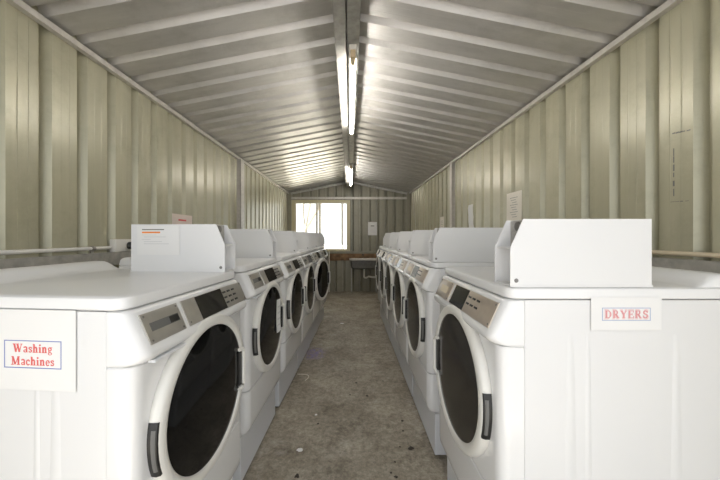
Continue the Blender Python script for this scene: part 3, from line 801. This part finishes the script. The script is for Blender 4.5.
# fluorescent battens under the ridge beam
def batten(y0, y1, label):
    t = empty('fluorescent_light', (0.021, y0, 2.835)); tag(t, label, 'ceiling light', 'fluorescent lights under the ridge beam')
    L = y1 - y0
    bxo('housing', (-0.026, 0.026, 0, L, -0.032, 0), 'batten', t, bev=0.004)
    for y in (0.05, L - 0.05):
        bxo('lamp_holder', (-0.017, 0.017, y - 0.04, y + (0.075 if y < 0.1 and y0 < 3 else 0.155 if y < 0.1 else 0.022), -0.082, -0.031), 'holder', t, bev=0.004)
    bm = bmesh.new(); tube(bm, [(0, 0.121 if y0 < 3 else 0.2, -0.060), (0, L / 2, -0.060), (0, L - 0.071, -0.060)], 0.0185, 16)
    obj('tube', bm, 'tube', t, smooth=True)
    return t
batten(2.08, 3.76, 'lit fluorescent tube light halfway along the ridge beam')
batten(5.5, 7.5, 'lit fluorescent tube light at the window end of the ridge beam')

# litter on the floor
def floor_pt(px, py):
    d = 300 * 1.5 / (py - 236.5); return ((px - 350) * d / 300, d)
def blob(name, x, y, r, h, mat, seed):
    rnd = random.Random(seed); bm = bmesh.new(); n = 11
    rad = [r * rnd.uniform(0.55, 1.25) for _ in range(n)]
    ring = lambda s, z: [(rad[k] * s * math.cos(2 * PI * k / n), rad[k] * s * math.sin(2 * PI * k / n), z + rnd.uniform(0, h * 0.3)) for k in range(n)]
    bot = [(p[0], p[1], 0.0008) for p in ring(1, 0)]
    loft(bm, [bot, ring(0.9, h * 0.6), ring(0.45, h)])
    o = obj(name, bm, mat, smooth=True); o.location = (x, y, 0); return o
for i, (px, py, r) in enumerate([(299.5, 450, 0.021), (316, 415, 0.011), (342, 323.5, 0.030)]):
    x, y = floor_pt(px, py)
    lab = ['largest white scrap of lint on the concrete beside the washing machines', 'tiny white scrap on the bare concrete mid aisle', 'pale flat scrap on the concrete near the blue stain'][i]
    tag(blob('lint_scrap', x, y, r, 0.006, 'paper', i), lab, 'litter')
for i, (px, py, r) in enumerate([(411, 448.5, 0.020), (402.5, 421, 0.012), (403, 431, 0.008), (356, 383, 0.013), (367, 396, 0.013), (350, 395, 0.008), (396, 477, 0.012), (391, 473, 0.007), (383, 381, 0.010), (412, 396, 0.014), (430, 438, 0.018), (297, 476, 0.020), (395, 462, 0.007), (400, 447, 0.006), (318, 424, 0.010)]):
    x, y = floor_pt(px, py)
    tag(blob('leaf_fragment', x, y, r, 0.004, 'deadleaf', 20 + i), 'small dark fragment of dry leaf on the concrete aisle', 'litter', 'dark leaf fragments on the concrete')
bm = bmesh.new()
x, y = floor_pt(300, 378)
tube(bm, [(0.11 * math.cos(a), 0.10 * math.sin(a) + 0.02 * math.cos(2 * a), 0.004) for a in [math.radians(-40 + 14 * k) for k in range(11)]], 0.0035, 6)
o = obj('string', bm, 'old_paper', smooth=True); o.location = (x - 0.02, y, 0)
tag(o, 'pale curved bit of string on the concrete by the washing machines', 'litter')

# ------------------------------------------------------------------ trees outside the window
def tree(x, y, seed, label):
    rnd = random.Random(seed)
    t = empty('gum_tree', (x, y, 0.3)); tag(t, label, 'tree', 'trees outside the window')
    bm = bmesh.new(); tips = []
    def grow(p, d, L, r, dep):
        q = p + d * L; tube(bm, [p, (p + q) / 2 + Vector((rnd.uniform(-.05, .05), rnd.uniform(-.05, .05), 0)), q], r, 6)
        if dep == 0: tips.append(q); return
        for _ in range(3):
            nd = (d + Vector((rnd.uniform(-.8, .8), rnd.uniform(-.8, .8), rnd.uniform(-.15, .4)))).normalized()
            grow(q, nd, L * 0.68, r * 0.6, dep - 1)
    grow(Vector((0, 0, -0.4)), Vector((0.08, 0, 1)).normalized(), 1.9, 0.10, 3)
    obj('trunk', bm, 'bark', t, smooth=True)
    bm = bmesh.new()
    for q in tips:
        for _ in range(26):
            c = q + Vector((rnd.gauss(0, .22), rnd.gauss(0, .22), rnd.gauss(0, .18)))
            a = Vector((rnd.uniform(-1, 1), rnd.uniform(-1, 1), rnd.uniform(-1, .2))).normalized() * 0.08
            b_ = a.orthogonal().normalized() * 0.018
            vs = [bm.verts.new(v) for v in (c - a, c + b_, c + a, c - b_)]
            bm.faces.new(vs)
    obj('foliage', bm, 'leaf', t)
tree(-2.3, 14.5, 3, 'pale leafy tree outside the window with a slanting branch')

# ------------------------------------------------------------------ light
w = bpy.data.worlds.new('World'); sc.world = w; w.use_nodes = True
nt = w.node_tree; bg = nt.nodes['Background']
bg.inputs['Color'].default_value = (0.955, 0.98, 1.0, 1); bg.inputs['Strength'].default_value = 1.28
sd = bpy.data.lights.new('sun', 'SUN'); sd.energy = 50.0; sd.angle = math.radians(1.0); sd.color = (1.0, 0.97, 0.92)
so = bpy.data.objects.new('sun', sd); COL.objects.link(so)
so.rotation_euler = Vector((0.75, 0.0, -1)).to_track_quat('-Z', 'Y').to_euler()
def portal(name, loc, rot, sx, sy):
    l = bpy.data.lights.new(name, 'AREA'); l.shape = 'RECTANGLE'; l.size = sx; l.size_y = sy
    l.cycles.is_portal = True
    o = bpy.data.objects.new(name, l); COL.objects.link(o); o.location = loc; o.rotation_euler = rot
portal('door_portal', (0, Y0 - 0.02, 1.5), (math.radians(90), 0, 0), 3.4, 3.0)
portal('window_portal', ((WX0 + WX1) / 2, Y1 + 0.1, (WZ0 + WZ1) / 2), (math.radians(-90), 0, 0), 1.6, 1.4)

# ------------------------------------------------------------------ camera, colour management
cd = bpy.data.cameras.new('camera'); cam = bpy.data.objects.new('camera', cd); COL.objects.link(cam)
cd.sensor_width = 36; cd.lens = 300 / 720 * 36; cd.shift_x = 10 / 720; cd.shift_y = -3.5 / 720; cd.clip_start = 0.02
cam.location = (0, 0, 1.5); cam.rotation_euler = (R90, 0, 0)
sc.camera = cam
sc.view_settings.view_transform = 'Standard'; sc.view_settings.look = 'None'
sc.view_settings.gamma = 1.0; sc.view_settings.use_curve_mapping = False
sc.view_settings.exposure = 0.62
sc.cycles.max_bounces = 10; sc.cycles.diffuse_bounces = 6; sc.cycles.glossy_bounces = 5
sc.cycles.sample_clamp_indirect = 6.0
